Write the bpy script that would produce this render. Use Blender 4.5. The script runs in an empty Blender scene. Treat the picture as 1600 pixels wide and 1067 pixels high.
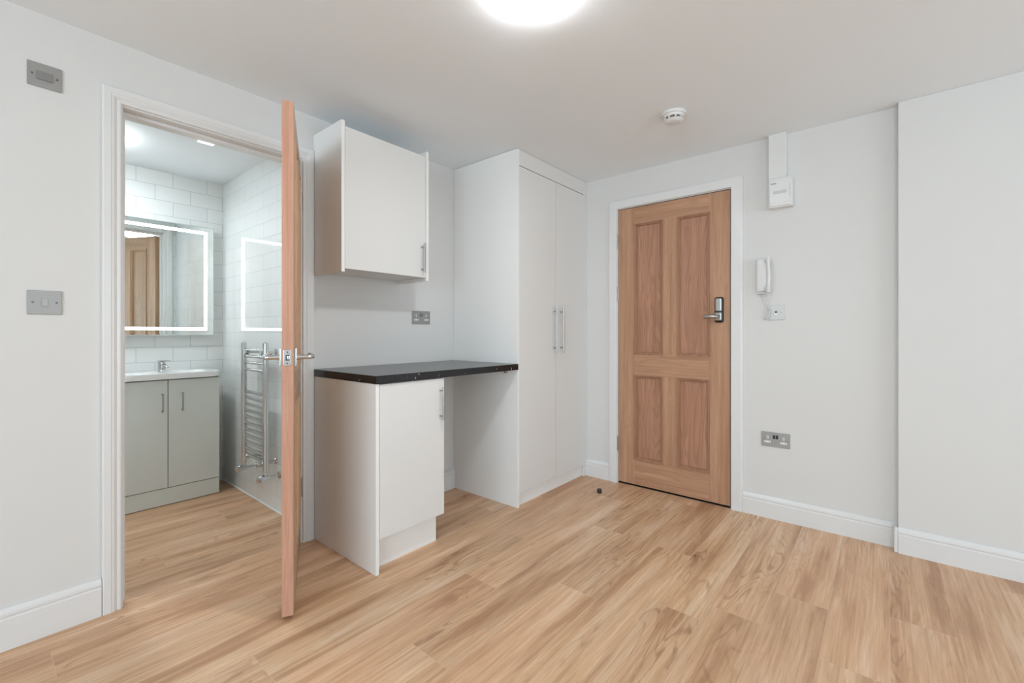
import bpy, bmesh, math, random
from mathutils import Vector, Matrix
PI = math.pi
random.seed(7)
sc = bpy.context.scene
COL = sc.collection

# ------------------------------------------------------------------ materials
def new_mat(name):
    m = bpy.data.materials.new(name); m.use_nodes = True
    nt = m.node_tree; b = nt.nodes['Principled BSDF']
    return m, nt, b
def N(nt, t, **kw):
    n = nt.nodes.new(t)
    for k, v in kw.items(): setattr(n, k, v)
    return n
def plain(name, col, rough=.5, metal=0, spec=.5, bump=0, bscale=60, coat=0, var=0):
    m, nt, b = new_mat(name)
    b.inputs['Base Color'].default_value = (*col, 1)
    b.inputs['Roughness'].default_value = rough
    b.inputs['Metallic'].default_value = metal
    b.inputs['Specular IOR Level'].default_value = spec
    b.inputs['Coat Weight'].default_value = coat
    tc = N(nt, 'ShaderNodeTexCoord')
    no = N(nt, 'ShaderNodeTexNoise'); no.inputs['Scale'].default_value = bscale; no.inputs['Detail'].default_value = 3
    nt.links.new(tc.outputs['Object'], no.inputs['Vector'])
    if bump:
        bp = N(nt, 'ShaderNodeBump'); bp.inputs['Strength'].default_value = bump; bp.inputs['Distance'].default_value = .002
        nt.links.new(no.outputs['Fac'], bp.inputs['Height']); nt.links.new(bp.outputs['Normal'], b.inputs['Normal'])
    if var:
        mr = N(nt, 'ShaderNodeMapRange'); mr.inputs['To Min'].default_value = rough - var; mr.inputs['To Max'].default_value = rough + var
        nt.links.new(no.outputs['Fac'], mr.inputs['Value']); nt.links.new(mr.outputs['Result'], b.inputs['Roughness'])
    return m
def emit(name, col, s):
    m, nt, b = new_mat(name)
    b.inputs['Base Color'].default_value = (*col, 1)
    b.inputs['Emission Color'].default_value = (*col, 1); b.inputs['Emission Strength'].default_value = s
    b.inputs['Roughness'].default_value = .3
    return m
def math_(nt, op, a, b=None, c=None):
    n = N(nt, 'ShaderNodeMath', operation=op)
    for i, v in enumerate((a, b, c)):
        if v is None: continue
        if isinstance(v, (int, float)): n.inputs[i].default_value = v
        else: nt.links.new(v, n.inputs[i])
    return n.outputs[0]
def mixc(nt, fac, a, b, mode='MIX'):
    n = N(nt, 'ShaderNodeMix', data_type='RGBA', blend_type=mode)
    for i, v in ((0, fac), (6, a), (7, b)):
        if isinstance(v, (int, float)): n.inputs[i].default_value = v
        elif isinstance(v, tuple): n.inputs[i].default_value = (*v, 1)
        else: nt.links.new(v, n.inputs[i])
    return n.outputs[2]
def ramp(nt, fac, stops):
    n = N(nt, 'ShaderNodeValToRGB'); cr = n.color_ramp
    while len(cr.elements) < len(stops): cr.elements.new(.5)
    for e, (p, c) in zip(cr.elements, stops):
        e.position = p; e.color = (*c, 1) if isinstance(c, tuple) else (c, c, c, 1)
    nt.links.new(fac, n.inputs[0]); return n.outputs[0]
def noise(nt, vec, scale, detail=4, rough=.5, dist=0):
    n = N(nt, 'ShaderNodeTexNoise'); n.inputs['Scale'].default_value = scale
    n.inputs['Detail'].default_value = detail; n.inputs['Roughness'].default_value = rough; n.inputs['Distortion'].default_value = dist
    nt.links.new(vec, n.inputs['Vector']); return n.outputs['Fac']
def scale_vec(nt, vec, s, off=None):
    n = N(nt, 'ShaderNodeMapping'); n.inputs['Scale'].default_value = s
    if off: n.inputs['Location'].default_value = off
    nt.links.new(vec, n.inputs['Vector']); return n.outputs[0]

def floor_material():
    m, nt, b = new_mat('oak_plank_floor')
    uv = N(nt, 'ShaderNodeUVMap', uv_map='plank').outputs[0]
    at = N(nt, 'ShaderNodeAttribute', attribute_name='tone')
    sep = N(nt, 'ShaderNodeSeparateXYZ'); nt.links.new(uv, sep.inputs[0])
    sr = N(nt, 'ShaderNodeSeparateXYZ'); nt.links.new(at.outputs['Vector'], sr.inputs[0])
    u, v = sep.outputs[0], sep.outputs[1]
    r1, r2, L = sr.outputs[0], sr.outputs[1], sr.outputs[2]
    cb = N(nt, 'ShaderNodeCombineXYZ')
    nt.links.new(math_(nt, 'MULTIPLY_ADD', r1, 37.0, u), cb.inputs[0])
    nt.links.new(math_(nt, 'MULTIPLY_ADD', r2, 23.0, v), cb.inputs[1])
    nt.links.new(math_(nt, 'MULTIPLY', r1, 9.0), cb.inputs[2])
    P = cb.outputs[0]
    low = noise(nt, scale_vec(nt, P, (1.5, 8.5, 1)), 1.0, 2, .5, .5)
    broad = noise(nt, scale_vec(nt, P, (1.3, 11, 1), (3, 5, 0)), 1.0, 3, .55)
    fib = noise(nt, scale_vec(nt, P, (7, 260, 1)), 1.0, 5, .65)
    fib2 = noise(nt, scale_vec(nt, P, (2.2, 70, 1), (8, 1, 0)), 1.0, 4, .6, .3)
    # knots, each with the grain swirling round it
    vo = N(nt, 'ShaderNodeTexVoronoi'); vo.inputs['Scale'].default_value = 1
    vec = scale_vec(nt, P, (1.9, 5.2, 1))
    nadd = N(nt, 'ShaderNodeVectorMath', operation='ADD'); nt.links.new(vec, nadd.inputs[0])
    nn = N(nt, 'ShaderNodeTexNoise'); nn.inputs['Scale'].default_value = 3.5; nt.links.new(vec, nn.inputs['Vector'])
    ns = N(nt, 'ShaderNodeVectorMath', operation='SCALE'); ns.inputs['Scale'].default_value = .30; nt.links.new(nn.outputs['Color'], ns.inputs[0])
    nt.links.new(ns.outputs[0], nadd.inputs[1]); nt.links.new(nadd.outputs[0], vo.inputs['Vector'])
    sv = N(nt, 'ShaderNodeSeparateXYZ'); nt.links.new(vo.outputs['Color'], sv.inputs[0])
    has = math_(nt, 'GREATER_THAN', sv.outputs[0], .60)
    soft = math_(nt, 'MULTIPLY', ramp(nt, vo.outputs['Distance'], [(.0, 1.0), (.12, .62), (.28, .22), (.5, 0.0)]), has)
    kn = math_(nt, 'MULTIPLY', ramp(nt, vo.outputs['Distance'], [(.015, 1.0), (.05, .45), (.16, 0.0)]), has)
    # cathedral figure: contour lines of a slow noise
    ph = math_(nt, 'MULTIPLY_ADD', soft, 16.0, math_(nt, 'MULTIPLY', low, 80.0))
    ring = math_(nt, 'SINE', ph)
    ring = ramp(nt, math_(nt, 'MULTIPLY_ADD', ring, .5, .5), [(0, 0.0), (.66, 0.0), (1, 1.0)])
    rmask = ramp(nt, noise(nt, scale_vec(nt, P, (1.1, 6, 1), (9, 2, 4)), 1.0, 2), [(.50, 0.12), (.66, 1.0)])
    rmask = math_(nt, 'MINIMUM', math_(nt, 'MULTIPLY_ADD', soft, 1.6, rmask), 1.0)
    ring = math_(nt, 'MULTIPLY', ring, rmask)
    brk = ramp(nt, noise(nt, scale_vec(nt, P, (9, 60, 1), (2, 7, 1)), 1.0, 3, .6), [(.38, .25), (.6, 1.0)])
    ring = math_(nt, 'MULTIPLY', ring, brk)
    dark = ramp(nt, broad, [(.33, 1.0), (.49, 0.0)])
    light = ramp(nt, broad, [(.55, 0.0), (.70, 1.0)])
    base = ramp(nt, fib2, [(.30, (.56, .335, .185)), (.5, (.70, .445, .262)), (.70, (.82, .565, .365))])
    base = mixc(nt, math_(nt, 'MULTIPLY', light, .62), base, (.93, .72, .52))
    base = mixc(nt, math_(nt, 'MULTIPLY', dark, .8), base, (.40, .205, .105))
    base = mixc(nt, math_(nt, 'MULTIPLY', soft, .45), base, (.42, .215, .11))
    base = mixc(nt, math_(nt, 'MULTIPLY', ring, .72), base, (.31, .15, .075))
    base = mixc(nt, ramp(nt, fib, [(.35, .32), (.62, 0.0)]), base, (.36, .19, .10))
    base = mixc(nt, math_(nt, 'MULTIPLY', kn, .9), base, (.16, .07, .035))
    # per plank tone
    tone = math_(nt, 'MULTIPLY_ADD', r2, .16, .92)
    tn = N(nt, 'ShaderNodeCombineXYZ')
    for i in range(3): nt.links.new(tone, tn.inputs[i])
    base = mixc(nt, 1.0, base, tn.outputs[0], 'MULTIPLY')
    base = mixc(nt, math_(nt, 'MULTIPLY', r1, .22), base, (.70, .36, .22))
    # seams
    d = math_(nt, 'MINIMUM', v, math_(nt, 'SUBTRACT', .1845, v))
    du = math_(nt, 'MINIMUM', u, math_(nt, 'SUBTRACT', L, u))
    d = math_(nt, 'MINIMUM', d, du)
    seam = math_(nt, 'LESS_THAN', d, .0012)
    base = mixc(nt, math_(nt, 'MULTIPLY', seam, .45), base, (.90, .66, .47))
    seam2 = math_(nt, 'LESS_THAN', d, .0004)
    base = mixc(nt, math_(nt, 'MULTIPLY', seam2, .5), base, (.2, .11, .06))
    nt.links.new(base, b.inputs['Base Color'])
    nt.links.new(ramp(nt, fib, [(.3, .42), (.7, .33)]), b.inputs['Roughness'])
    b.inputs['Specular IOR Level'].default_value = .42
    bp = N(nt, 'ShaderNodeBump'); bp.inputs['Strength'].default_value = .12; bp.inputs['Distance'].default_value = .001
    hh = math_(nt, 'SUBTRACT', fib, math_(nt, 'MULTIPLY', seam, 1.5))
    nt.links.new(hh, bp.inputs['Height']); nt.links.new(bp.outputs['Normal'], b.inputs['Normal'])
    return m

def oak(name, axis, c0, c1, c2, seed=0, fig=.35):
    m, nt, b = new_mat(name)
    tc = N(nt, 'ShaderNodeTexCoord'); oi = N(nt, 'ShaderNodeObjectInfo')
    ad = N(nt, 'ShaderNodeVectorMath', operation='ADD'); nt.links.new(tc.outputs['Object'], ad.inputs[0])
    rr = N(nt, 'ShaderNodeCombineXYZ'); q = math_(nt, 'MULTIPLY', oi.outputs['Random'], 17.0)
    for i in range(3): nt.links.new(q, rr.inputs[i])
    nt.links.new(rr.outputs[0], ad.inputs[1]); P = ad.outputs[0]
    def s(a, c): return (c, c, a) if axis == 'z' else (a, c, c)
    low = noise(nt, scale_vec(nt, P, s(.9, 7.5), (seed, seed * 2, 0)), 1.0, 2, .5, .3)
    ring = math_(nt, 'SINE', math_(nt, 'MULTIPLY', low, 110.0))
    ring = ramp(nt, math_(nt, 'MULTIPLY_ADD', ring, .5, .5), [(0, 0.0), (.5, .0), (1, 1.0)])
    fib = noise(nt, scale_vec(nt, P, s(6, 230)), 1.0, 5, .65)
    str_ = noise(nt, scale_vec(nt, P, s(1.2, 30), (1, seed, 3)), 1.0, 3, .55)
    base = ramp(nt, str_, [(.3, c0), (.5, c1), (.72, c2)])
    base = mixc(nt, math_(nt, 'MULTIPLY', ring, fig), base, tuple(x * .72 for x in c0))
    base = mixc(nt, ramp(nt, fib, [(.34, .30), (.6, 0.0)]), base, tuple(x * .6 for x in c0))
    nt.links.new(base, b.inputs['Base Color'])
    b.inputs['Roughness'].default_value = .46; b.inputs['Specular IOR Level'].default_value = .35
    bp = N(nt, 'ShaderNodeBump'); bp.inputs['Strength'].default_value = .12; bp.inputs['Distance'].default_value = .001
    nt.links.new(fib, bp.inputs['Height']); nt.links.new(bp.outputs['Normal'], b.inputs['Normal'])
    return m

def tile_material(name, axis, off):
    m, nt, b = new_mat(name)
    tc = N(nt, 'ShaderNodeTexCoord'); sp = N(nt, 'ShaderNodeSeparateXYZ'); nt.links.new(tc.outputs['Object'], sp.inputs[0])
    cb = N(nt, 'ShaderNodeCombineXYZ')
    nt.links.new(math_(nt, 'ADD', sp.outputs[0 if axis == 'x' else 1], off), cb.inputs[0])
    nt.links.new(math_(nt, 'ADD', sp.outputs[2], 1.0 + .006), cb.inputs[1])
    br = N(nt, 'ShaderNodeTexBrick'); br.offset = .5; br.offset_frequency = 2
    for k, v in {'Scale': 1, 'Mortar Size': .0016, 'Mortar Smooth': .3, 'Bias': 0, 'Brick Width': .2005, 'Row Height': .1}.items():
        br.inputs[k].default_value = v
    br.inputs['Color1'].default_value = (.80, .83, .82, 1); br.inputs['Color2'].default_value = (.83, .855, .845, 1)
    br.inputs['Mortar'].default_value = (.50, .53, .53, 1)
    nt.links.new(cb.outputs[0], br.inputs['Vector'])
    nt.links.new(br.outputs['Color'], b.inputs['Base Color'])
    nt.links.new(ramp(nt, br.outputs['Fac'], [(0, .06), (1, .6)]), b.inputs['Roughness'])
    wav = noise(nt, tc.outputs['Object'], 9, 2)
    # every tile sits at a very slightly different tilt
    hgt = math_(nt, 'SUBTRACT', math_(nt, 'MULTIPLY', wav, .35), br.outputs['Fac'])
    bp = N(nt, 'ShaderNodeBump'); bp.inputs['Strength'].default_value = .5; bp.inputs['Distance'].default_value = .0012
    nt.links.new(hgt, bp.inputs['Height']); nt.links.new(bp.outputs['Normal'], b.inputs['Normal'])
    b.inputs['Coat Weight'].default_value = .3; b.inputs['Coat Roughness'].default_value = .03
    return m

def worktop_material():
    m, nt, b = new_mat('black_marble_laminate')
    tc = N(nt, 'ShaderNodeTexCoord'); P = tc.outputs['Object']
    n1 = noise(nt, P, 26, 6, .65, .8)
    n2 = noise(nt, P, 9, 5, .6, 2.0)
    base = ramp(nt, n2, [(.35, (.004, .004, .005)), (.62, (.010, .010, .012)), (.75, (.03, .03, .03))])
    fl = ramp(nt, n1, [(.635, 0.0), (.665, 1.0)])
    base = mixc(nt, math_(nt, 'MULTIPLY', fl, .75), base, (.42, .41, .40))
    nt.links.new(base, b.inputs['Base Color'])
    b.inputs['Roughness'].default_value = .2; b.inputs['Specular IOR Level'].default_value = .55
    return m

M = {}
M['wall'] = plain('white_wall_paint', (.715, .70, .678), .7, bump=.06, bscale=220, spec=.25)
M['ceil'] = plain('white_ceiling_paint', (.885, .92, .945), .75, bump=.05, bscale=200, spec=.2)
M['trim'] = plain('white_gloss_trim', (.755, .745, .73), .32, spec=.4)
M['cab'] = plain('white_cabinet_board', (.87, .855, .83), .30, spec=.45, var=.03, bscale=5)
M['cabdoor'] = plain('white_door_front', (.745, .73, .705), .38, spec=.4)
M['nickel'] = plain('brushed_nickel', (.42, .415, .40), .34, 1.0, bump=.05, bscale=400)
M['plate'] = plain('brushed_steel_plate', (.37, .365, .352), .5, .85, bump=.08, bscale=300)
M['pale_plate'] = plain('pale_steel_plate', (.52, .51, .49), .45, .5)
M['grey_rocker'] = plain('grey_rocker_switch', (.23, .225, .215), .4)
M['steel_rocker'] = plain('steel_rocker_switch', (.40, .395, .385), .5, .6)
M['chrome'] = plain('polished_chrome', (.62, .63, .64), .09, 1.0)
M['black'] = plain('black_plastic', (.012, .012, .012), .4)
M['rubber'] = plain('black_rubber', (.02, .018, .017), .6)
M['white_plastic'] = plain('white_plastic', (.75, .74, .72), .3)
M['offwhite'] = plain('white_socket_plastic', (.86, .85, .83), .35)
M['slot'] = plain('dark_slots', (.10, .10, .10), .6)
M['screw'] = plain('screw_head', (.16, .16, .16), .45, .8)
M['sage'] = plain('pale_sage_board', (.75, .80, .765), .42, spec=.4)
M['gap'] = plain('dark_gap_shade', (.05, .05, .048), .7)  # dark colour standing in for shade behind doors
M['ceramic'] = plain('white_ceramic', (.86, .865, .86), .12, spec=.6)
M['grey_text'] = plain('grey_print', (.35, .35, .35), .6)
M['palegrey'] = plain('pale_grey_label', (.58, .59, .59), .5)
M['sealant'] = plain('white_sealant', (.84, .85, .85), .4)
M['lamp'] = emit('opal_lamp_glow', (.94, .975, 1.0), 16)
M['bathlamp'] = emit('opal_bathroom_lamp', (.91, .97, 1.0), 26)
M['downlight'] = emit('downlight_glow', (.9, .98, 1.0), 3.0)
M['led'] = emit('mirror_light_strip', (.88, .97, 1.0), 8)
M['lampbase'] = plain('lamp_base_white', (.85, .85, .85), .4)
M['mirror'] = plain('mirror_silver', (.86, .90, .89), .0, 1.0)
M['mirror_edge'] = plain('frosted_mirror_edge', (.66, .74, .74), .22, .3)
ENT = ((.43, .225, .128), (.52, .290, .175), (.59, .350, .215))
M['oak_v'] = oak('oak_veneer_upright', 'z', *ENT, seed=1, fig=.14)
M['oak_h'] = oak('oak_veneer_across', 'x', *ENT, seed=4, fig=.25)
M['oak_p'] = oak('oak_veneer_panel', 'z', (.40, .195, .115), (.475, .242, .150), (.53, .290, .188), seed=8, fig=.42)
M['oak_m'] = oak('oak_moulding', 'z', (.33, .165, .092), (.39, .205, .12), (.44, .245, .15), seed=9, fig=.1)
BAT = ((.47, .28, .165), (.56, .36, .225), (.64, .43, .28))
M['boak_v'] = oak('pale_oak_upright', 'z', *BAT, seed=2, fig=.15)
M['boak_h'] = oak('pale_oak_across', 'x', *BAT, seed=6, fig=.2)
M['boak_p'] = oak('pale_oak_panel', 'z', (.48, .30, .18), (.55, .36, .225), (.61, .41, .265), seed=3, fig=.3)
M['boak_e'] = oak('pale_oak_lipping', 'z', (.50, .25, .165), (.585, .32, .22), (.64, .385, .265), seed=5, fig=.1)
M['floor'] = floor_material()
M['worktop'] = worktop_material()
M['tile_x'] = tile_material('white_brick_tiles_far', 'x', 10 * .2005 - .866 + 1.002)
M['tile_y'] = tile_material('white_brick_tiles_side', 'y', 10 * .2005 - .842 + .0)

# ------------------------------------------------------------------ mesh helpers
def BM(): return bmesh.new()
def box(bm, x0, x1, y0, y1, z0, z1, bev=0, seg=2):
    x0, x1 = sorted((x0, x1)); y0, y1 = sorted((y0, y1)); z0, z1 = sorted((z0, z1))
    vs = [bm.verts.new(p) for p in ((x0,y0,z0),(x1,y0,z0),(x1,y1,z0),(x0,y1,z0),(x0,y0,z1),(x1,y0,z1),(x1,y1,z1),(x0,y1,z1))]
    fs = [bm.faces.new([vs[i] for i in f]) for f in ((0,3,2,1),(4,5,6,7),(0,1,5,4),(1,2,6,5),(2,3,7,6),(3,0,4,7))]
    if bev:
        es = list({e for f in fs for e in f.edges})
        bmesh.ops.bevel(bm, geom=es, offset=bev, segments=seg, profile=.5, affect='EDGES')
    return bm
def lathe(bm, prof, c=(0, 0, 0), axis='z', seg=40):
    """prof: (radius, height) pairs from start to end; capped where radius > 0 at the ends"""
    rings = []
    def P(r, h, a):
        x, y = r * math.cos(a), r * math.sin(a)
        v = {'z': (x, y, h), 'y': (x, h, -y), 'x': (h, x, y)}[axis]
        return (v[0] + c[0], v[1] + c[1], v[2] + c[2])
    for r, h in prof:
        if r < 1e-6: rings.append([bm.verts.new(P(0, h, 0))])
        else: rings.append([bm.verts.new(P(r, h, 2 * PI * i / seg)) for i in range(seg)])
    for a, b in zip(rings, rings[1:]):
        for i in range(seg):
            j = (i + 1) % seg
            if len(a) == 1 and len(b) == 1: continue
            if len(a) == 1: bm.faces.new((a[0], b[i], b[j]))
            elif len(b) == 1: bm.faces.new((a[i], a[j], b[0]))
            else: bm.faces.new((a[i], a[j], b[j], b[i]))
    if len(rings[0]) > 1: bm.faces.new(rings[0][::-1])
    if len(rings[-1]) > 1: bm.faces.new(rings[-1])
    return bm
def smooth_path(pts, n=6):
    pts = [Vector(p) for p in pts]; out = []
    for i in range(len(pts) - 1):
        p0 = pts[max(i - 1, 0)]; p1 = pts[i]; p2 = pts[i + 1]; p3 = pts[min(i + 2, len(pts) - 1)]
        for k in range(n):
            t = k / n
            out.append(.5 * ((2 * p1) + (p2 - p0) * t + (2 * p0 - 5 * p1 + 4 * p2 - p3) * t * t + (3 * p1 - p0 - 3 * p2 + p3) * t ** 3))
    out.append(pts[-1]); return out
def tube(bm, pts, r, seg=14, flat=1.0, up=Vector((0, 0, 1))):
    pts = [Vector(p) for p in pts]; rings = []
    rs = r if isinstance(r, (list, tuple)) else [r] * len(pts)
    prev = None
    for i, p in enumerate(pts):
        d = (pts[min(i + 1, len(pts) - 1)] - pts[max(i - 1, 0)]).normalized()
        if prev is None:
            a = up if abs(d.dot(up)) < .95 else Vector((1, 0, 0))
            n = (a - d * a.dot(d)).normalized()
        else: n = (prev - d * prev.dot(d)).normalized()
        prev = n; b = d.cross(n)
        rings.append([bm.verts.new(p + (n * math.cos(2 * PI * k / seg) * flat + b * math.sin(2 * PI * k / seg)) * rs[i]) for k in range(seg)])
    for a, b in zip(rings, rings[1:]):
        for k in range(seg):
            j = (k + 1) % seg; bm.faces.new((a[k], a[j], b[j], b[k]))
    bm.faces.new(rings[0][::-1]); bm.faces.new(rings[-1]); return bm
def cyl(bm, a, b, r, seg=20): return tube(bm, [a, b], r, seg)
def sweep(bm, corners, prof, closed):
    """corners: list of (pos, outward) ; prof: list of (a, d): pos + outward*a + depth*d ; depth vector in corners[2]"""
    rings = [[bm.verts.new(Vector(p) + Vector(o) * a + Vector(dv) * d) for a, d in prof] for p, o, dv in corners]
    pairs = list(zip(rings, rings[1:])) + ([(rings[-1], rings[0])] if closed else [])
    n = len(prof)
    for a, b in pairs:
        for i in range(n):
            j = (i + 1) % n; bm.faces.new((a[i], a[j], b[j], b[i]))
    if not closed: bm.faces.new(rings[0][::-1]); bm.faces.new(rings[-1])
    return bm

OFF = {}
def obj(name, bm, mat, parent=None, smooth=True, loc=None, local=False, label=None, kind=None, angle=.6):
    off = Vector((0, 0, 0))
    if parent is not None and not local: off = OFF[parent.name]
    if loc is not None: off = Vector(loc)
    if off.length: bmesh.ops.translate(bm, verts=bm.verts, vec=-off)
    bmesh.ops.recalc_face_normals(bm, faces=bm.faces)
    me = bpy.data.meshes.new(name); bm.to_mesh(me); bm.free()
    o = bpy.data.objects.new(name, me); COL.objects.link(o)
    me.materials.append(M[mat] if isinstance(mat, str) else mat)
    if parent is not None: o.parent = parent; OFF[o.name] = OFF.get(parent.name, Vector((0, 0, 0)))
    elif loc is not None: o.location = loc; OFF[o.name] = Vector(loc)
    else: OFF[o.name] = Vector((0, 0, 0))
    if smooth:
        for p in me.polygons: p.use_smooth = True
        me.set_sharp_from_angle(angle=angle)
        wn = o.modifiers.new('weighted', 'WEIGHTED_NORMAL'); wn.keep_sharp = True; wn.weight = 60
    if label: o['label'] = label
    if kind: o['kind'] = kind
    return o
def thing(name, loc, label, cat, group=None, rotz=0):
    o = bpy.data.objects.new(name, None); COL.objects.link(o); o.empty_display_size = .05
    o.location = loc; o.rotation_euler = (0, 0, rotz); o['label'] = label; o['category'] = cat
    if group: o['group'] = group
    OFF[o.name] = Vector(loc); return o
def tag(o, label, cat, group=None, kind=None):
    o['label'] = label; o['category'] = cat
    if group: o['group'] = group
    if kind: o['kind'] = kind
    return o
def struct(name, bm, mat, label, cat, smooth=False):
    o = obj(name, bm, mat, smooth=smooth); o['kind'] = 'structure'; o['label'] = label; o['category'] = cat; return o
def bx(*a, bev=0, seg=2): return box(BM(), *a, bev=bev, seg=seg)

# ------------------------------------------------------------------ the room
CH = 2.243; BCH = 2.19; KY = 2.333; DX = 3.0; DX2 = 2.94
XB, YR = -3.6, -3.4

# floor: every plank laid in one object, with its own grain
bm = BM(); uvl = bm.loops.layers.uv.new('plank'); tl = bm.loops.layers.float_color.new('tone')
PW, PL = .1845, 1.26
known = {6: .978, 5: 1.627, 4: 2.23, 3: 1.763, 2: .62, 1: 2.15, 0: 1.81, 7: 1.42, 8: .596, 9: 1.15, 10: .761, 11: .16, 12: 1.0, 14: .567}
k = math.floor((YR + .015) / PW) - 1
while -.017 + PW * k < 4.0:
    y0 = -.017 + PW * k; j0 = known.get(k, random.random() * PL); x = j0 - PL * math.ceil((j0 - XB) / PL) - PL * 0
    while x < 3.2:
        a, b = max(x, XB - .1), min(x + PL, 3.2)
        if b > a:
            f = bm.faces.new([bm.verts.new(p) for p in ((a, y0, 0), (b, y0, 0), (b, y0 + PW, 0), (a, y0 + PW, 0))])
            r1, r2 = random.random(), random.random()
            for lp in f.loops:
                lp[uvl].uv = (lp.vert.co.x - x, lp.vert.co.y - y0); lp[tl] = (r1, r2, PL, 1)
        x += PL
    k += 1
o = struct('floor', bm, 'floor', 'light oak plank laminate floor running into the bathroom', 'floor')

bm = BM()
box(bm, XB, .352, KY, KY + .12, 0, CH); box(bm, 1.099, 3.12, KY, KY + .12, 0, CH); box(bm, .352, 1.099, KY, KY + .12, 2.015, CH)
struct('wall_left', bm, 'wall', 'white wall with the bathroom doorway and kitchen units', 'wall')
bm = BM()
box(bm, DX, 3.12, 1.508, KY, 0, CH); box(bm, DX, 3.12, -.055, .716, 0, CH); box(bm, DX, 3.12, .716, 1.508, 2.004, CH)
struct('wall_front', bm, 'wall', 'white wall around the oak entrance door', 'wall')
struct('wall_front_section', bx(DX2, 3.12, YR, -.055, 0, CH, bev=.003), 'wall', 'white wall section stepping forward at the right', 'wall')
struct('light_block_slab', bx(3.125, 3.2, .5, 1.7, 0, CH), 'gap', 'dark slab added behind the entrance door to stop light leaking', 'wall')  # unseen slab added to keep outside light from leaking round the door
# side and back walls behind the camera, each with an unseen window added for daylight
UX0, UX1, UZ0, UZ1 = -.6, 2.7, .6, 2.1
bm = BM()
box(bm, XB, UX0, YR - .12, YR, 0, CH); box(bm, UX1, 3.12, YR - .12, YR, 0, CH); box(bm, UX0, UX1, YR - .12, YR, 0, UZ0); box(bm, UX0, UX1, YR - .12, YR, UZ1, CH)
struct('wall_right', bm, 'wall', 'white side wall behind the camera', 'wall')
bm = BM()
for a, b in ((UX0, UX0 + .05), (UX1 - .05, UX1), (1.025, 1.075)): box(bm, a, b, YR - .09, YR - .03, UZ0, UZ1, bev=.004)
for a, b in ((UZ0, UZ0 + .05), (UZ1 - .05, UZ1)): box(bm, UX0, UX1, YR - .088, YR - .032, a, b, bev=.004)
w2 = struct('added_window_2', bm, 'trim', 'white framed window added in the unseen side wall as a light source', 'window')  # out-of-view window added to bring in fill light
WY0, WY1, WZ0, WZ1 = -2.6, 1.2, .6, 2.1
bm = BM()
box(bm, XB - .12, XB, YR - .12, WY0, 0, CH); box(bm, XB - .12, XB, WY1, KY + .12, 0, CH)
box(bm, XB - .12, XB, WY0, WY1, 0, WZ0); box(bm, XB - .12, XB, WY0, WY1, WZ1, CH)
struct('wall_back', bm, 'wall', 'white wall with the added window behind the camera', 'wall')
bm = BM()
for a, b in ((WY0, WY0 + .05), (WY1 - .05, WY1), (-.725, -.675)): box(bm, XB - .09, XB - .03, a, b, WZ0, WZ1, bev=.004)
for a, b in ((WZ0, WZ0 + .05), (WZ1 - .05, WZ1)): box(bm, XB - .088, XB - .032, WY0, WY1, a, b, bev=.004)
w = struct('added_window_1', bm, 'trim', 'white framed window added behind the camera as an unseen light source', 'window')  # unseen window added as the daylight source
gm, nt, b_ = new_mat('window_glass')
tr = N(nt, 'ShaderNodeBsdfTransparent'); gl = N(nt, 'ShaderNodeBsdfGlossy'); gl.inputs['Roughness'].default_value = .02
mx = N(nt, 'ShaderNodeMixShader'); mx.inputs[0].default_value = .06
nt.links.new(tr.outputs[0], mx.inputs[1]); nt.links.new(gl.outputs[0], mx.inputs[2]); nt.links.new(mx.outputs[0], nt.nodes['Material Output'].inputs[0])
M['glass'] = gm
obj('pane', bx(UX0 + .05, UX1 - .05, YR - .062, YR - .056, UZ0 + .05, UZ1 - .05), 'glass', w2)
obj('pane', bx(XB - .062, XB - .056, WY0 + .05, WY1 - .05, WZ0 + .05, WZ1 - .05), 'glass', w)
struct('ceiling', bx(XB - .12, 3.2, YR - .12, KY + .12, CH, CH + .1), 'ceil', 'plain white ceiling of the main room', 'ceiling')

# bathroom shell
BX0, BX1, BY0, BY1 = -.75, 1.17, KY + .12, 3.78
struct('wall_bathroom_far', bx(BX0 - .1, BX1 + .1, BY1, BY1 + .1, 0, BCH + .1), 'tile_x', 'white brick tiled bathroom wall behind the mirror', 'wall')
struct('wall_bathroom_right', bx(BX1, BX1 + .1, BY0 + .012, BY1, 0, BCH + .1), 'tile_y', 'white brick tiled bathroom wall with the towel rail', 'wall')
struct('wall_bathroom_left', bx(BX0 - .1, BX0, BY0 + .012, BY1, 0, BCH + .1), 'tile_y', 'white brick tiled bathroom wall out of sight', 'wall')
bm = BM(); box(bm, BX0 - .1, .352, BY0, BY0 + .012, 0, BCH + .1); box(bm, 1.099, BX1 + .1, BY0, BY0 + .012, 0, BCH + .1); box(bm, .352, 1.099, BY0, BY0 + .012, 2.015, BCH + .1)
struct('wall_bathroom_near', bm, 'tile_x', 'white tiled inner side of the doorway wall', 'wall')
struct('ceiling_bathroom', bx(BX0, BX1, BY0 + .012, BY1, BCH, BCH + .1), 'ceil', 'white bathroom ceiling', 'ceiling')
bm = BM()
tube(bm, [(BX1 - .002, BY0 + .06, .003), (BX1 - .002, BY1 - .002, .003)], .006, 8)
tube(bm, [(1.06, BY1 - .002, .003), (BX1 - .002, BY1 - .002, .003)], .006, 8)
struct('trim_3', bm, 'sealant', 'white sealant bead along the foot of the bathroom tiles', 'trim', True)

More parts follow.
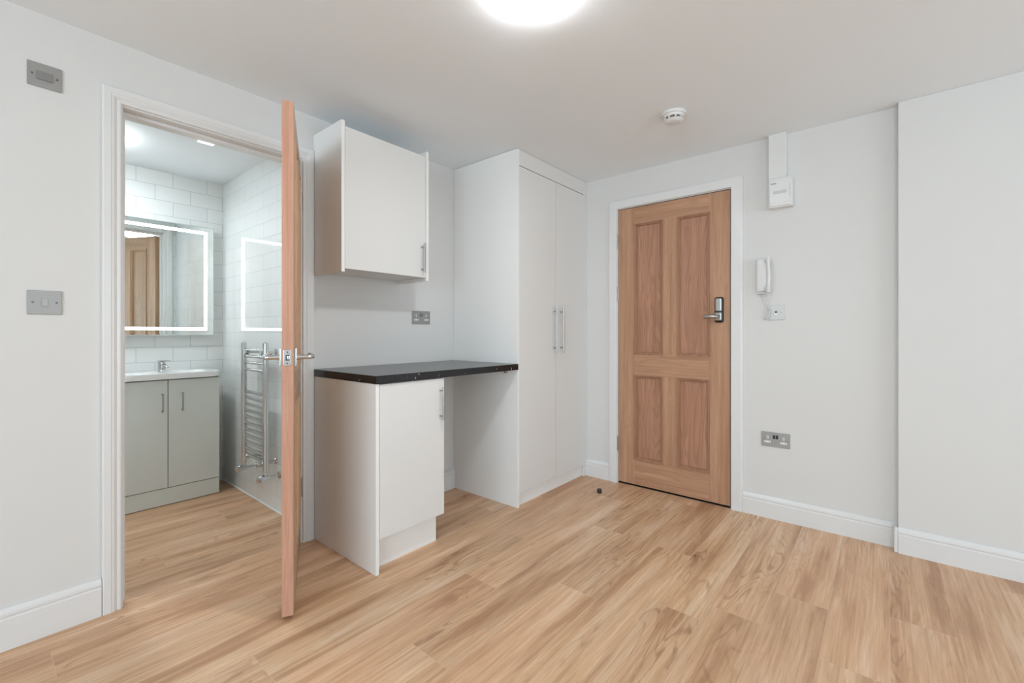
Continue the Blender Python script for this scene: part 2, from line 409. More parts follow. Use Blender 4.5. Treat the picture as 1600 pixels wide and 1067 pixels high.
# skirting: profile (thickness, height)
def skirt(name, p0, p1, nrm, h, label, m0=0, m1=0):
    pr = [(0, 0), (.016, 0), (.016, h - .036), (.0135, h - .032), (.0135, h - .028), (.0155, h - .023), (.0145, h - .014), (.010, h - .006), (.006, h), (0, h)]
    bm = BM(); p0, p1, n = Vector(p0), Vector(p1), Vector(nrm); d = (p1 - p0).normalized()
    rings = [[bm.verts.new(p + n * t + Vector((0, 0, z)) + d * (m * t)) for t, z in pr] for p, m in ((p0, m0), (p1, m1))]
    for i in range(len(pr)):
        j = (i + 1) % len(pr); bm.faces.new((rings[0][i], rings[0][j], rings[1][j], rings[1][i]))
    bm.faces.new(rings[0][::-1]); bm.faces.new(rings[1])
    o = obj(name, bm, 'trim', angle=.35); o['kind'] = 'structure'; o['label'] = label; o['category'] = 'baseboard'; return o
skirt('baseboard_left', (XB, KY, 0), (.306, KY, 0), (0, -1, 0), .142, 'white skirting board left of the bathroom door')
skirt('baseboard_alcove', (1.56, KY, 0), (2.152, KY, 0), (0, -1, 0), .135, 'white skirting board under the worktop')
skirt('baseboard_front', (DX, 1.77, 0), (DX, 1.558, 0), (-1, 0, 0), .125, 'short white skirting board left of the entrance door')
skirt('baseboard_right', (DX, .660, 0), (DX, -.055, 0), (-1, 0, 0), .125, 'white skirting board right of the entrance door')
skirt('baseboard_section', (DX2, -.055, 0), (DX2, YR, 0), (-1, 0, 0), .125, 'white skirting board on the stepped wall section')
bm = BM(); box(bm, DX2 - .016, DX - .0165, -.0548, -.039, 0, .1245, bev=.004)
struct('baseboard_return', bm, 'trim', 'short white skirting return at the wall step', 'baseboard')

# door linings and architraves
ARCH = [(0, 0), (0, .010), (.004, .013), (.010, .013), (.014, .010), (.018, .012), (.024, .016), (.030, .016), (.033, .018), (.054, .018), (.058, .014), (.058, 0)]
def architrave(bm, x0, x1, zt, mk, prof, dv):
    """x0<x1 inner edges; mk maps (x, z) to a point on the wall face"""
    def V(a, b): return Vector(mk(a, b)) - Vector(mk(0, 0))
    c = [(mk(x0, 0), V(-1, 0), dv), (mk(x0, zt), V(-1, 1), dv), (mk(x1, zt), V(1, 1), dv), (mk(x1, 0), V(1, 0), dv)]
    sweep(bm, c, prof, False)
bm = BM()
architrave(bm, .366, 1.085, 2.001, lambda x, z: (x, KY, z), ARCH, (0, -1, 0))
LY0, LY1 = KY, BY0 + .012
box(bm, .352, .372, LY0 + .0, LY1, 0, 1.995, bev=.001); box(bm, 1.079, 1.099, LY0, LY1, 0, 1.995, bev=.001); box(bm, .352, 1.099, LY0, LY1, 1.995, 2.015, bev=.001)
box(bm, .372, .385, KY + .046, KY + .085, 0, 1.982, bev=.0015); box(bm, 1.066, 1.079, KY + .046, KY + .085, 0, 1.982, bev=.0015)
box(bm, .372, 1.079, KY + .046, KY + .085, 1.982, 1.995, bev=.0015)
architrave(bm, .366, 1.085, 2.001, lambda x, z: (x, LY1, z), ARCH, (0, 1, 0))
t1 = obj('trim_1', bm, 'trim', angle=.35); tag(t1, 'white moulded frame of the bathroom doorway', 'door frame', kind='structure')
bm = BM(); box(bm, .3715, .3735, KY + .010, KY + .034, .955, 1.045, bev=.0006)
sp = obj('strike_plate', bm, 'chrome', t1, label='chrome strike plate')
bm = BM(); box(bm, .3722, .374, KY + .014, KY + .026, .980, 1.015)
obj('latch_hole', bm, 'slot', sp)
ARCH2 = [(0, 0), (0, .014), (.004, .018), (.055, .018), (.060, .014), (.066, .012), (.066, 0)]
bm = BM()
# entrance: y grows to the left of the picture, wall face at X = DX
def mk(y, z): return (DX, y, z)
architrave(bm, .727, 1.497, 1.993, mk, ARCH2, (-1, 0, 0))
box(bm, DX, 3.12, .716, .731, 0, 1.990, bev=.001); box(bm, DX, 3.12, 1.493, 1.508, 0, 1.990, bev=.001); box(bm, DX, 3.12, .716, 1.508, 1.990, 2.004, bev=.001)
box(bm, 3.052, 3.075, .731, .745, 0, 1.977); box(bm, 3.052, 3.075, 1.479, 1.493, 0, 1.977); box(bm, 3.052, 3.075, .731, 1.493, 1.977, 1.990)
t2 = obj('trim_2', bm, 'trim', angle=.35); tag(t2, 'white frame around the oak entrance door', 'door frame', kind='structure')
struct('trim_4', bx(DX - .0, 3.12, .731, 1.493, 0, .003), 'rubber', 'dark threshold strip under the entrance door', 'threshold')

# ------------------------------------------------------------------ panelled doors (local: x from hinge, y thickness, z up)
def make_door(root, W, H, T, sl, sr, pw, mw, tr_, ur, lr, br_, mats, lip=None):
    """tr_: top rail, ur/lr: z of the lock rail top/bottom, br_: bottom rail height"""
    mv, mh, mp, mm = mats
    b = .0006
    def part(name, x0, x1, z0, z1, mat, y0=0, y1=T, label=None):
        return obj(name, bx(x0, x1, y0, y1, z0, z1, bev=b, seg=1), mat, root, local=True, label=label)
    part('stile', 0, sl, 0, H, mv); part('stile', W - sr, W - (.006 if lip else 0), 0, H, mv)
    if lip:
        part('lipping', W - .006, W, 0, H, lip, label='pinkish oak edge of the door')
    xs = [sl, sl + pw, sl + pw + mw, W - sr]
    part('rail', sl, W - sr, H - tr_, H, mh); part('rail', sl, W - sr, lr, ur, mh); part('rail', sl, W - sr, 0, br_, mh)
    part('mullion', xs[1], xs[2], ur, H - tr_, mv); part('mullion', xs[1], xs[2], br_, lr, mv)
    prof = [(.004, -.013), (.004, .0), (.003, .0062), (-.001, .0072), (-.0055, .005), (-.0072, .0002), (-.0115, .0002), (-.0140, -.0025), (-.0145, -.0145)]
    for (a, c) in ((xs[0], xs[1]), (xs[2], xs[3])):
        for (z0, z1) in ((ur, H - tr_), (br_, lr)):
            part('panel', a, c, z0, z1, mp, .0135, T - .0135)
            for yf, dv in ((0, (0, -1, 0)), (T, (0, 1, 0))):
                bm = BM()
                cs = [((a, yf, z0), (-1, 0, -1), dv), ((c, yf, z0), (1, 0, -1), dv), ((c, yf, z1), (1, 0, 1), dv), ((a, yf, z1), (-1, 0, 1), dv)]
                sweep(bm, cs, prof, True)
                obj('panel_moulding', bm, mm, root, local=True, angle=.5)
def hinge(root, x, y, z, h=.10, knuckle_dir=-1):
    """butt hinge: knuckle at (x, y) local, leaves along the edge"""
    bm = BM(); n = 5
    for i in range(n):
        z0 = z + h * i / n + .0006; z1 = z + h * (i + 1) / n - .0006
        lathe(bm, [(.0058, z0), (.0058, z1)], (x, y, 0), seg=16)
    lathe(bm, [(.0045, z - .003), (.0045, z + h + .003)], (x, y, 0), seg=12)
    hg = obj('hinge', bm, 'nickel', root, local=True)
    return hg

# entrance door
EH = 1.974
d2 = bpy.data.objects.new('door_2', None); COL.objects.link(d2); d2.location = (DX + .002, 1.489, .011); d2.rotation_euler = (0, 0, -PI / 2)
tag(d2, 'closed oak entrance door with four panels and a keypad handle', 'door', kind='structure'); OFF[d2.name] = Vector(d2.location)
make_door(d2, .754, EH, .044, .123, .124, .201, .104, .120, .930, .777, .182, ('oak_v', 'oak_h', 'oak_p', 'oak_m'))
for z in (1.70, 1.315, .225): hinge(d2, -.0035, -.004, z, .10)
lk = obj('keypad_lock', BM() if False else (lambda bm: (box(bm, .666, .718, -.016, .001, 1.146, 1.306, bev=.012, seg=5), bm)[1])(BM()), 'black', d2, local=True, label='black bodied keypad lock with satin face')
obj('lock_cover', (lambda bm: (box(bm, .671, .711, -.026, -.012, 1.214, 1.300, bev=.008, seg=4), bm)[1])(BM()), 'nickel', lk, local=True, label='satin nickel cover')
bm = BM(); box(bm, .671, .711, -.030, -.012, 1.158, 1.210, bev=.006, seg=4)
lathe(bm, [(.014, -.036), (.014, -.028)], (.692, 0, 1.183), 'y', 24)
obj('lock_body', bm, 'nickel', lk, local=True, label='satin nickel lower lock body')
bm = BM()
tube(bm, smooth_path([(.692, -.028, 1.183), (.692, -.055, 1.183), (.682, -.068, 1.183), (.655, -.071, 1.183), (.618, -.069, 1.182)], 6), .0125, 16)
obj('lever_handle', bm, 'nickel', d2, local=True, label='satin nickel lever')
bm = BM(); box(bm, .7535, .757, .004, .022, 1.165, 1.205, bev=.001); obj('latch', bm, 'black', d2, local=True)

# bathroom door, standing open into the room
P = Vector((1.077, 2.336)); R_ = Vector((.773, 1.733)); dd = (R_ - P); BW = dd.length; dd.normalize(); nrm = Vector((-dd.y, dd.x))  # local y = left of direction
T1 = .040
d1 = bpy.data.objects.new('door_1', None); COL.objects.link(d1)
ang = math.atan2(dd.y, dd.x); ly = Vector((-math.sin(ang), math.cos(ang)))
org = P - ly * T1
d1.location = (org.x, org.y, .014); d1.rotation_euler = (0, 0, ang)
tag(d1, 'half-open oak bathroom door seen edge-on with chrome lever handles', 'door', kind='structure'); OFF[d1.name] = Vector(d1.location)
pw = (BW - .105 - .105 - .095) / 2
make_door(d1, BW, 1.963, T1, .105, .105, pw, .095, .115, .930, .780, .185, ('boak_v', 'boak_h', 'boak_p', 'boak_v'), lip='boak_e')
for z in (1.715, .225): hinge(d1, -.003, T1 + .004, z, .095)
LZ = .984
for s, y0 in ((-1, 0), (1, T1)):
    bm = BM(); box(bm, BW - .082, BW - .032, min(y0, y0 + s * .009), max(y0, y0 + s * .009), LZ - .036, LZ + .036, bev=.002)
    lathe(bm, [(.0125, y0 + s * .008), (.0115, y0 + s * .02)] if s > 0 else [(.0115, y0 + s * .02), (.0125, y0 + s * .008)], (BW - .056, 0, LZ), 'y', 24)
    rs = obj('handle_plate', bm, 'chrome', d1, local=True, label='square chrome handle plate')
    bm = BM()
    pts = smooth_path([(BW - .056, y0 + s * .012, LZ), (BW - .056, y0 + s * .048, LZ), (BW - .062, y0 + s * .060, LZ), (BW - .085, y0 + s * .065, LZ + .001), (BW - .135, y0 + s * .062, LZ + .003), (BW - .168, y0 + s * .052, LZ + .004)], 7)
    tube(bm, pts, [.0095] * (len(pts) - 10) + [.0095 - .0002 * i for i in range(10)], 16)
    obj('lever_handle', bm, 'chrome', rs, local=True, label='chrome lever')
bm = BM(); box(bm, BW - .0005, BW + .002, .006, T1 - .008, LZ - .030, LZ + .030, bev=.0008)
lp = obj('latch_plate', bm, 'chrome', d1, local=True, label='chrome latch plate')
bm = BM(); box(bm, BW + .001, BW + .0026, .013, .026, LZ - .011, LZ + .011); obj('latch_recess', bm, 'slot', lp, local=True)
bm = BM(); box(bm, BW + .002, BW + .009, .019, .027, LZ - .008, LZ + .008, bev=.002); obj('latch_bolt', bm, 'chrome', lp, local=True)
for z in (LZ - .021, LZ + .021):
    bm = BM(); lathe(bm, [(.0032, BW + .0015), (.0030, BW + .0028)], (0, .019, z), 'x', 14); obj('screw', bm, 'screw', lp, local=True)

# ------------------------------------------------------------------ kitchen units
def bar_handle(parent, x, yface, z0, z1, r=.0055, inset=.018, stand=.028):
    bm = BM(); cyl(bm, (x, yface - stand, z0), (x, yface - stand, z1), r, 18)
    for z in (z0 + inset, z1 - inset): cyl(bm, (x, yface, z), (x, yface - stand, z), r * .8, 14)
    return obj('handle', bm, 'nickel', parent, label='brushed nickel bar handle')

# wall cupboard
u = thing('wall_cupboard', (1.417, 2.19, 1.395), 'white single-door cupboard hung on the wall above the black worktop', 'cupboard')
yF = 2.045
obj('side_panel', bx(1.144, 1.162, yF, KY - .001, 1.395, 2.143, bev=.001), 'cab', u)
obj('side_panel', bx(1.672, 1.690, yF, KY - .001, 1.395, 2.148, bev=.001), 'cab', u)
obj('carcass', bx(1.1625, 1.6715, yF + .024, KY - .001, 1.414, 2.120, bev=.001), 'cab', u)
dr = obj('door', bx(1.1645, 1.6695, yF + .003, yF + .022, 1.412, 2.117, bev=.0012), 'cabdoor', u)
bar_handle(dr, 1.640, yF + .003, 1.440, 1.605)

# base cupboard
F = 1.752
u = thing('base_cupboard', (1.355, 2.04, 0), 'white single-door base cupboard under the left end of the black worktop', 'cupboard')
obj('end_panel', bx(1.144, 1.161, F - .002, KY - .001, 0, .8615, bev=.001), 'cab', u)
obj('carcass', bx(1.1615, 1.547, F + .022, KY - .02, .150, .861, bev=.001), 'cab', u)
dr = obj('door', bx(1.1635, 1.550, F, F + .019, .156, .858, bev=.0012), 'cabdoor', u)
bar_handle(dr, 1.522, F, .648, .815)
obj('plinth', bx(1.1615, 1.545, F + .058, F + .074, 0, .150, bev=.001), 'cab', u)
for x, y in ((1.19, 2.2), (1.51, 2.2), (1.51, 1.87)): obj('foot', lathe(BM(), [(.022, 0), (.014, .012), (.014, .15)], (x, y, 0), seg=16), 'black', u)

# worktop
o = obj('worktop', bx(1.139, 2.1515, 1.742, KY - .001, .8622, .8995, bev=.0018), 'worktop', loc=(1.645, 2.04, .8622))
tag(o, 'black speckled laminate worktop spanning base cupboard and tall cupboard', 'worktop')
bm = BM(); box(bm, 2.1325, 2.1515, 1.83, 1.848, .838, .8622, bev=.001); cyl(bm, (2.128, 1.839, .850), (2.1515, 1.839, .850), .005, 12)
o = obj('fixing_bracket', bm, 'nickel', loc=(2.142, 1.839, .838)); tag(o, 'tiny metal bracket under the right end of the worktop', 'bracket')

# tall cupboard
u = thing('tall_cupboard', (2.57, 2.04, 0), 'white floor-to-ceiling double-door cupboard beside the worktop', 'cupboard')
TT = CH - .002
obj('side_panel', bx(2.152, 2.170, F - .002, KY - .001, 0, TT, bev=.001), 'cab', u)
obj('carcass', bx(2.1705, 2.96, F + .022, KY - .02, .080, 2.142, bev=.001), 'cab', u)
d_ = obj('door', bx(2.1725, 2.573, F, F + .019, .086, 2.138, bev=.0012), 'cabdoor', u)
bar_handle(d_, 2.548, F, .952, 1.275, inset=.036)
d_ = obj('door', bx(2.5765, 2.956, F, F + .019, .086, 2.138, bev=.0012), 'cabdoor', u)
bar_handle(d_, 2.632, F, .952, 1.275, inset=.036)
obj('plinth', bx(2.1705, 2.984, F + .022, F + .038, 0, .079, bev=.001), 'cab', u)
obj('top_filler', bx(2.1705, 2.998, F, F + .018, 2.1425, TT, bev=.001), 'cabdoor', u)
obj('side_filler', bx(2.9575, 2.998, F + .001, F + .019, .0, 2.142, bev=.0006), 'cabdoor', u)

# ------------------------------------------------------------------ plates on the walls
def plate(bm, cx, cz, w, h, face, t=.005):
    """raised plate on wall_left (face KY, toward -Y)"""
    box(bm, cx - w / 2, cx + w / 2, face - t, face, cz - h / 2, cz + h / 2, bev=.0016)
def screws_y(root, cx, cz, dx, face, mat='screw'):
    for s in (-1, 1):
        bm = BM(); lathe(bm, [(.0036, face - .0065), (.0036, face - .004)], (cx + s * dx, 0, cz), 'y', 14); obj('screw', bm, mat, root)
u = thing('fan_switch', (.155, KY, 2.02), 'brushed steel switch plate with wide grey rocker, high up near the ceiling', 'switch')
bm = BM(); plate(bm, .155, 2.02, .088, .086, KY); obj('faceplate', bm, 'plate', u)
bm = BM(); box(bm, .134, .176, KY - .010, KY - .004, 2.004, 2.034, bev=.002); obj('rocker', bm, 'grey_rocker', u, label='grey rocker')
screws_y(u, .155, 2.02, .0315, KY)
u = thing('light_switch', (.155, KY, 1.203), 'brushed steel light switch with small square rocker, beside bathroom door frame', 'switch')
bm = BM(); plate(bm, .155, 1.203, .088, .086, KY); obj('faceplate', bm, 'plate', u)
bm = BM(); box(bm, .147, .163, KY - .009, KY - .004, 1.188, 1.217, bev=.0015); obj('rocker', bm, 'steel_rocker', u)
screws_y(u, .155, 1.203, .0300, KY)

def double_socket(root, put, dark=True):
    """put(a0,a1,d0,d1,z0,z1,bev) -> bm with box ; a = along wall to the viewer's right, d = out of the wall, z from centre"""
    obj('faceplate', put(-.073, .073, 0, .005, -.043, .043, .0016), 'plate', root)
    for s in (-1, 1):
        c = s * .041
        obj('earth_shutter', put(c - .0045, c + .0045, .0045, .0062, .004, .020, .0008), 'offwhite', root)
        obj('live_shutters', put(c - .017, c + .017, .0045, .0062, -.020, -.009, .0008), 'offwhite', root)
        for q in (-.010, .010): obj('pin_slot', put(c + q - .003, c + q + .003, .006, .0066, -.016, -.013, 0), 'slot', root)
        obj('pin_slot', put(c - .0018, c + .0018, .006, .0066, .008, .016, 0), 'slot', root)
        obj('rocker', put(s * .0075 - .0055, s * .0075 + .0055, .0045, .009, .006, .027, .001), 'black' if dark else 'grey_rocker', root)
        obj('screw', put(s * .0595 - .0028, s * .0595 + .0028, .0045, .0058, -.0028, .0028, .0008), 'screw', root)
u = thing('double_socket', (1.863, KY, 1.192), 'brushed steel double socket on the wall above the black worktop', 'socket')
def put_y(a0, a1, d0, d1, z0, z1, bev): return bx(1.863 + a0, 1.863 + a1, KY - d1, KY - d0, 1.192 + z0, 1.192 + z1, bev=bev)
double_socket(u, put_y, False)
u = thing('double_socket', (DX, .487, .464), 'brushed steel double socket low on the wall right of entrance door', 'socket')
def put_x(a0, a1, d0, d1, z0, z1, bev): return bx(DX - d1, DX - d0, .487 - a0, .487 - a1, .464 + z0, .464 + z1, bev=bev)
double_socket(u, put_x, True)

# telephone entry set
u = thing('entry_phone', (DX, .552, 1.322), 'white wall-mounted entry phone handset with curly cord right of entrance door', 'entry phone')
def px(a0, a1, d0, d1, z0, z1, bev=0, seg=3): return bx(DX - d1, DX - d0, a0, a1, z0, z1, bev=bev, seg=seg)
bm = BM(); box(bm, DX - .042, DX, .532, .584, 1.332, 1.530, bev=.014, seg=5)
obj('base', bm, 'white_plastic', u)
bm = BM()
hp = smooth_path([(DX - .050, .517, 1.334), (DX - .062, .514, 1.37), (DX - .066, .511, 1.43), (DX - .062, .514, 1.49), (DX - .050, .517, 1.532)], 6)
tube(bm, hp, .0085, 16, flat=1.0)
box(bm, DX - .060, DX - .030, .506, .530, 1.500, 1.536, bev=.010, seg=4); box(bm, DX - .060, DX - .030, .506, .530, 1.328, 1.366, bev=.010, seg=4)
obj('handset', bm, 'white_plastic', u)
bm = BM(); box(bm, DX - .040, DX - .004, .532, .578, 1.322, 1.3325, bev=.002); obj('hook_rest', bm, 'palegrey', u)
bm = BM()
path = smooth_path([(DX - .045, .527, 1.330), (DX - .040, .527, 1.29), (DX - .028, .538, 1.24), (DX - .022, .548, 1.20), (DX - .022, .540, 1.175), (DX - .024, .525, 1.180), (DX - .024, .515, 1.21), (DX - .026, .524, 1.25), (DX - .024, .545, 1.27), (DX - .020, .556, 1.30), (DX - .02, .553, 1.328)], 28)
coil = []
for i in range(len(path)):
    d = (path[min(i + 1, len(path) - 1)] - path[max(i - 1, 0)]).normalized(); n = (Vector((1, 0, 0)) - d * d.x).normalized(); b2 = d.cross(n); a = i * .85
    coil.append(path[i] + (n * math.cos(a) + b2 * math.sin(a)) * .0038)
tube(bm, coil, .0016, 6); obj('cord', bm, 'white_plastic', u)
u = thing('phone_socket', (DX, .482, 1.212), 'square brushed steel telephone socket under the white entry phone', 'socket')
obj('faceplate', px(.442, .526, 0, .006, 1.168, 1.252, .001), 'pale_plate', u)
obj('port', px(.476, .492, .0045, .0062, 1.196, 1.222, .001), 'offwhite', u)
obj('port_opening', px(.478, .490, .006, .0066, 1.208, 1.220), 'slot', u)
for y in (.455, .514):
    bm = BM(); lathe(bm, [(.0034, DX - .0062), (.0034, DX - .004)], (0, y, 1.21), 'x', 12); obj('screw', bm, 'plate', u)

# white trunking and the small unit under it
o = obj('cable_trunking', px(.427, .516, 0, .050, 1.985, CH - .001, .002), 'white_plastic', loc=(DX, .47, 1.985))
tag(o, 'white plastic cable trunking running from the ceiling to the small white box', 'trunking')
u = thing('meter_box', (DX, .455, 1.80), 'small white wall box with a display below the trunking', 'electrical box')
obj('casing', px(.396, .516, -.001, .052, 1.815, 1.985, .004), 'white_plastic', u)
obj('cover', px(.402, .510, .052, .060, 1.822, 1.972, .003), 'white_plastic', u)
obj('display', px(.424, .490, .060, .0612, 1.890, 1.908, .0005), 'palegrey', u)
obj('printed_mark', px(.474, .501, .060, .0606, 1.947, 1.953), 'grey_text', u, label='grey printed mark')
obj('cover_slot', px(.407, .410, .060, .0608, 1.868, 1.938), 'palegrey', u)
obj('lower_ridge', px(.412, .506, .060, .063, 1.838, 1.850, .001), 'white_plastic', u)

# black door stop on the floor
u = thing('door_stop', (2.72, 1.492, 0), 'small black rubber door stop standing on the oak floor', 'door stop')
bm = BM(); lathe(bm, [(.0155, 0), (.0155, .006), (.0145, .022), (.0120, .026), (0, .026)], (2.72, 1.492, 0), seg=28); obj('buffer', bm, 'rubber', u)
bm = BM(); lathe(bm, [(.0045, .0255), (.004, .0275), (0, .028)], (2.72, 1.492, 0), seg=14); obj('screw', bm, 'screw', u)

# smoke alarm
sx, sy = 2.337, .846
u = thing('smoke_alarm', (sx, sy, CH), 'round white smoke alarm on the ceiling near the entrance door', 'smoke alarm')
bm = BM(); lathe(bm, [(.062, CH - .0005), (.063, CH - .008), (.060, CH - .014), (.050, CH - .016)][::-1], (sx, sy, 0), seg=48); obj('base', bm, 'white_plastic', u)
bm = BM(); lathe(bm, [(0, CH - .052), (.028, CH - .051), (.040, CH - .046), (.047, CH - .038), (.047, CH - .0375)], (sx, sy, 0), seg=48); obj('cap', bm, 'white_plastic', u)
bm = BM(); lathe(bm, [(.040, CH - .038), (.040, CH - .026)], (sx, sy, 0), seg=32); obj('sensor_chamber', bm, 'slot', u)
bm = BM(); lathe(bm, [(.050, CH - .027), (.054, CH - .020), (.054, CH - .015)], (sx, sy, 0), seg=48)
for i in range(9):
    a = 2 * PI * i / 9 + .2; c_, s_ = math.cos(a), math.sin(a)
    mbm = BM(); box(mbm, .036, .049, -.0035, .0035, CH - .040, CH - .024)
    bmesh.ops.rotate(mbm, verts=mbm.verts, cent=(0, 0, 0), matrix=Matrix.Rotation(a, 3, 'Z')); bmesh.ops.translate(mbm, verts=mbm.verts, vec=(sx, sy, 0))
    me = bpy.data.meshes.new('tmp'); mbm.to_mesh(me); mbm.free(); bm.from_mesh(me); bpy.data.meshes.remove(me)
obj('vent_ring', bm, 'white_plastic', u)

# ceiling lamps
def lamp(x, y, zc, R, h, mat, label, name='ceiling_lamp'):
    u = thing(name, (x, y, zc), label, 'lamp')
    bm = BM(); lathe(bm, [(R * .93, zc - .022), (R * .95, zc - .0005)], (x, y, 0), seg=56); obj('base', bm, 'lampbase', u)
    pr = [(R * math.sin(a), zc - .018 - h * math.cos(a)) for a in [PI / 2 * i / 12 for i in range(13)]]
    bm = BM(); lathe(bm, [(0 if i == 0 else r, z) for i, (r, z) in enumerate(pr)] + [(R * .94, zc - .014)], (x, y, 0), seg=56); obj('shade', bm, mat, u, label='glowing opal dome')
    return u
lamp(1.175, .892, CH, .140, .055, 'lamp', 'glowing round opal ceiling lamp in the main room', 'ceiling_lamp')
lamp(.375, 3.285, BCH, .140, .055, 'bathlamp', 'glowing round ceiling lamp in the bathroom, partly behind the door frame', 'ceiling_lamp')
u = thing('ceiling_downlight', (.835, 2.95, BCH), 'small square glowing light on the bathroom ceiling behind the door head', 'lamp')
obj('rim', bx(.790, .880, 2.905, 2.995, BCH - .012, BCH - .0005, bev=.003), 'white_plastic', u)
obj('diffuser', bx(.797, .873, 2.912, 2.988, BCH - .015, BCH - .0115, bev=.001), 'downlight', u, label='glowing square diffuser')

# ------------------------------------------------------------------ bathroom fittings
VX0, VX1, VF = .457, 1.057, 3.487
VC = .7725
u = thing('vanity_unit', ((VX0 + VX1) / 2, 3.63, 0), 'pale sage two-door vanity unit under the bathroom mirror', 'vanity unit')
bm = BM(); box(bm, VX0, VX0 + .016, VF + .020, BY1 - .002, 0, .797); box(bm, VX1 - .016, VX1, VF + .020, BY1 - .002, 0, .797); box(bm, VX0 + .016, VX1 - .016, VF + .03, BY1 - .002, .1, .116)
obj('carcass', bm, 'sage', u)
obj('gap_shade_sheet', bx(VX0 + .004, VX1 - .004, VF + .0165, VF + .0195, .1, .797), 'gap', u, label='dark sheet standing in for the shade behind the doors')  # solid dark sheet paints the shade seen through the door gaps
obj('plinth', bx(VX0, VX1, VF, VF + .020, .004, .108, bev=.001), 'sage', u)
for x0, x1, hx in ((VX0, VC - .0018, VC - .030), (VC + .0018, VX1, VC + .073)):
    d_ = obj('door', bx(x0, x1, VF - .002, VF + .016, .112, .792, bev=.0012), 'sage', u)
    bm = BM(); hx = hx - .0
    box(bm, hx - .004, hx + .004, VF - .028, VF - .022, .592, .712, bev=.001)
    for z in (.600, .704): box(bm, hx - .004, hx + .004, VF - .026, VF - .001, z - .004, z + .004)
    obj('handle', bm, 'nickel', d_, label='slim chrome bow handle')
# basin
bm = BM()
bx0, bx1, by0, by1, zt, zb = VX0 - .004, VX1 + .006, VF - .016, BY1 - .002, .835, .7985
pts_o = [(bx0, by0), (bx1, by0), (bx1, by1), (bx0, by1)]
cx, cy = VC, 3.60; nseg = 40
outer_t = []; rim = []; bowl = []; bot = []
for i in range(nseg):
    a = 2 * PI * i / nseg; ca, sa = math.cos(a), math.sin(a)
    def sq(rx, ry, p=.35): return (cx + rx * abs(ca) ** p * (1 if ca > 0 else -1), cy + ry * abs(sa) ** p * (1 if sa > 0 else -1))
    t_ = min((bx1 - cx if ca > 0 else cx - bx0) / max(abs(ca), 1e-6), (by1 - cy if sa > 0 else cy - by0) / max(abs(sa), 1e-6))
    outer_t.append((cx + ca * t_, cy + sa * t_)); rim.append(sq(.235, .088, .5)); bowl.append(sq(.20, .07, .6)); bot.append(sq(.10, .04, .9))
def ring(pts, z): return [bm.verts.new((x, y, z)) for x, y in pts]
R0 = ring(outer_t, zb); R1 = ring(outer_t, zt - .003); R1b = ring([(cx + (x - cx) * .993, cy + (y - cy) * .985) for x, y in outer_t], zt); R2 = ring(rim, zt - .001); R3 = ring(bowl, zt - .045); R4 = ring(bot, zt - .085)
for a, b in ((R0, R1), (R1, R1b), (R1b, R2), (R2, R3), (R3, R4)):
    for i in range(nseg):
        j = (i + 1) % nseg; bm.faces.new((a[i], a[j], b[j], b[i]))
bm.faces.new(R4)
o = obj('basin', bm, 'ceramic', loc=(VC, 3.62, zb)); tag(o, 'white ceramic basin top resting on the pale sage vanity unit', 'basin')
# tap
u = thing('basin_tap', (.786, 3.70, .835), 'short chrome mixer tap standing on the white basin', 'tap')
bm = BM(); lathe(bm, [(.026, .835), (.026, .839), (.021, .842), (.021, .895), (.019, .899), (0, .900)], (.786, 3.70, 0), seg=28); obj('body', bm, 'chrome', u)
bm = BM(); tube(bm, smooth_path([(.786, 3.69, .876), (.790, 3.65, .878), (.794, 3.605, .870), (.795, 3.598, .862)], 5), .012, 16, flat=.7); obj('spout', bm, 'chrome', u)
bm = BM(); box(bm, .765, .807, 3.664, 3.722, .9005, .9085, bev=.003); box(bm, .798, .826, 3.655, 3.675, .902, .908, bev=.002); obj('lever', bm, 'chrome', u)

# mirror
MX0, MX1, MZ0, MZ1, MY = .44, 1.098, 1.075, 1.848, 3.74
u = thing('lit_mirror', ((MX0 + MX1) / 2, 3.76, MZ0), 'rectangular bathroom mirror with a glowing light border above the basin', 'mirror')
obj('casing', bx(MX0 + .02, MX1 - .02, MY + .006, BY1 - .001, MZ0 + .02, MZ1 - .02), 'white_plastic', u)
obj('glass', bx(MX0, MX1, MY, MY + .0055, MZ0, MZ1, bev=.0008), 'mirror', u, label='mirror glass')
def frame_bm(x0, x1, z0, z1, w, y0, y1):
    bm = BM(); box(bm, x0, x1, y0, y1, z1 - w, z1); box(bm, x0, x1, y0, y1, z0, z0 + w); box(bm, x0, x0 + w, y0, y1, z0 + w, z1 - w); box(bm, x1 - w, x1, y0, y1, z0 + w, z1 - w); return bm
obj('light_strip', frame_bm(MX0 + .041, MX1 - .041, MZ0 + .035, MZ1 - .034, .019, MY - .0008, MY + .001), 'led', u, label='glowing white border')
obj('edge_strip', frame_bm(MX0, MX1, MZ0, MZ1, .004, MY - .0006, MY + .0008), 'mirror_edge', u)
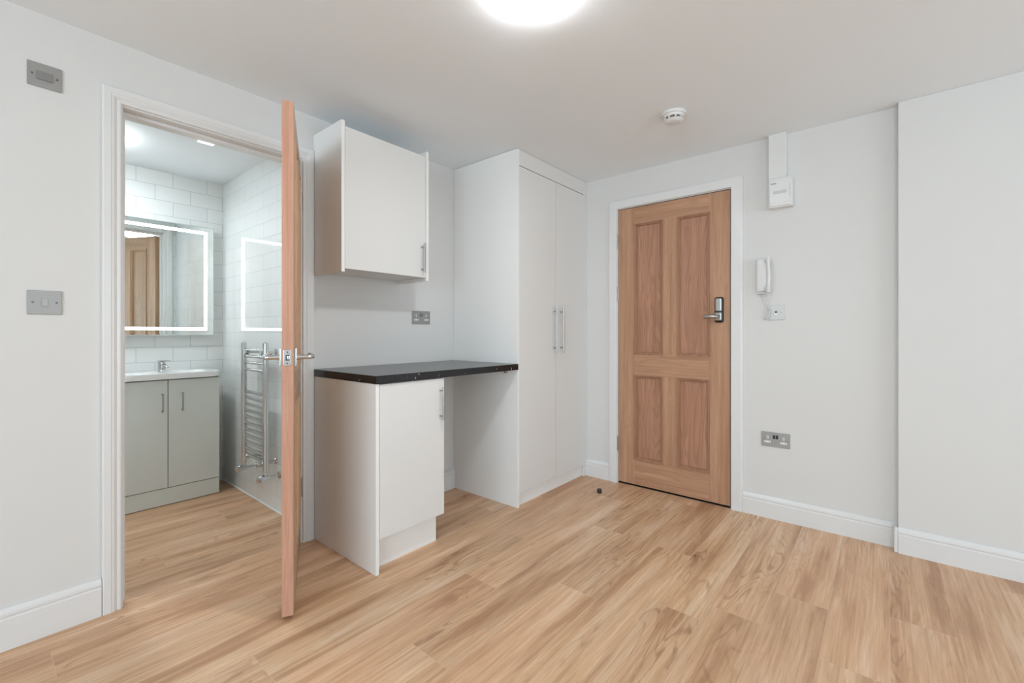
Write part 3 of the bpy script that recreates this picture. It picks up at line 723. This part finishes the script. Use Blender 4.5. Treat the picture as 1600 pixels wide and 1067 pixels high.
# towel radiator
RX = 1.09
u = thing('towel_radiator', (1.13, 2.973, .24), 'chrome ladder towel radiator on the tiled bathroom wall', 'radiator')
yl, yr, z0, z1 = 3.140, 2.806, .262, 1.028
for y in (yl, yr):
    bm = BM(); tube(bm, [(RX, y, z0), (RX, y, z1)], .0165, 20, up=Vector((1, 0, 0))); obj('upright', bm, 'chrome', u)
    bm = BM(); lathe(bm, [(.014, z1 - .001), (.0135, z1 + .004), (.009, z1 + .007), (0, z1 + .008)], (RX, y, 0), seg=20); obj('end_cap', bm, 'chrome', u)
for z in [.985, .945, .905, .862] + [.722 - .0398 * i for i in range(11)]:
    bm = BM(); cyl(bm, (RX + .004, yl - .012, z), (RX + .004, yr + .012, z), .0095, 16); obj('bar', bm, 'chrome', u)
for z in (.972, .308):
    for y in (yl - .045, yr + .045):
        bm = BM(); cyl(bm, (RX + .004, y, z), (BX1 + .001, y, z), .0085, 16); lathe(bm, [(.019, BX1 - .006), (.019, BX1 - .0005)], (0, y, z), 'x', 20)
        lathe(bm, [(.016, RX - .012), (.016, RX + .012)], (0, y, z), 'x', 20)
        obj('wall_bracket', bm, 'chrome', u)
for y, s in ((yl, 1), (yr, -1)):
    bm = BM(); lathe(bm, [(.011, z0 - .02), (.011, z0 + .002)], (RX, y, 0), seg=18)
    lathe(bm, [(.010, RX - .05), (.019, RX - .045), (.021, RX - .015), (.014, RX + .004), (.012, RX + .02)], (0, y, z0 - .030), 'x', 22)
    vv = obj('valve', bm, 'chrome', u)
    bm = BM(); cyl(bm, (RX + .015, y, z0 - .030), (BX1 - .001, y, z0 - .030), .0075, 14); lathe(bm, [(.021, BX1 - .006), (.023, BX1 - .0005)], (0, y, z0 - .030), 'x', 22)
    obj('supply_pipe', bm, 'chrome', vv)

# ------------------------------------------------------------------ light and camera
wd = bpy.data.worlds.new('world'); sc.world = wd; wd.use_nodes = True
bg = wd.node_tree.nodes['Background']; bg.inputs[0].default_value = (.86, .93, 1.0, 1); bg.inputs[1].default_value = 2.5
def area(name, loc, rot, sx_, sy_, power, col):
    l = bpy.data.lights.new(name, 'AREA'); l.shape = 'RECTANGLE'; l.size = sx_; l.size_y = sy_; l.energy = power; l.color = col
    o = bpy.data.objects.new(name, l); COL.objects.link(o); o.location = loc; o.rotation_euler = rot; return o
# added lights outside the unseen windows, tilted up to brighten the ceiling
area('added_window_light', (XB - .45, (WY0 + WY1) / 2, 1.1), (0, -PI / 2 - math.radians(34), 0), 1.4, WY1 - WY0, 172, (.68, .87, 1.0))
area('added_window_light_side', ((UX0 + UX1) / 2, YR - .45, 1.1), (PI / 2 + math.radians(34), 0, 0), UX1 - UX0, 1.4, 50, (.68, .87, 1.0))

cam = bpy.data.cameras.new('camera'); co = bpy.data.objects.new('camera', cam); COL.objects.link(co); sc.camera = co
th = math.radians(39.836)
co.location = (0, 0, 1.095); co.rotation_euler = (PI / 2, 0, th - PI / 2)
cam.sensor_width = 36; cam.lens = 696.2 / 1600 * 36; cam.shift_y = -(533.5 - 519.22) / 1600; cam.clip_start = .05
def lamp_light(x, y, z, R, power, col):
    l = bpy.data.lights.new('lamp_output', 'AREA'); l.shape = 'DISK'; l.size = 2 * R; l.energy = power; l.color = col
    o = bpy.data.objects.new('lamp_output', l); COL.objects.link(o); o.location = (x, y, z); return o
lamp_light(1.175, .892, CH - .018 - .055 - .001, .075, 8.5, (.88, .95, 1.0))
lamp_light(.375, 3.285, BCH - .018 - .055 - .001, .075, 5.5, (.91, .97, 1.0))
sc.view_settings.view_transform = 'Standard'; sc.view_settings.look = 'None'; sc.view_settings.gamma = 1; sc.view_settings.exposure = -.03
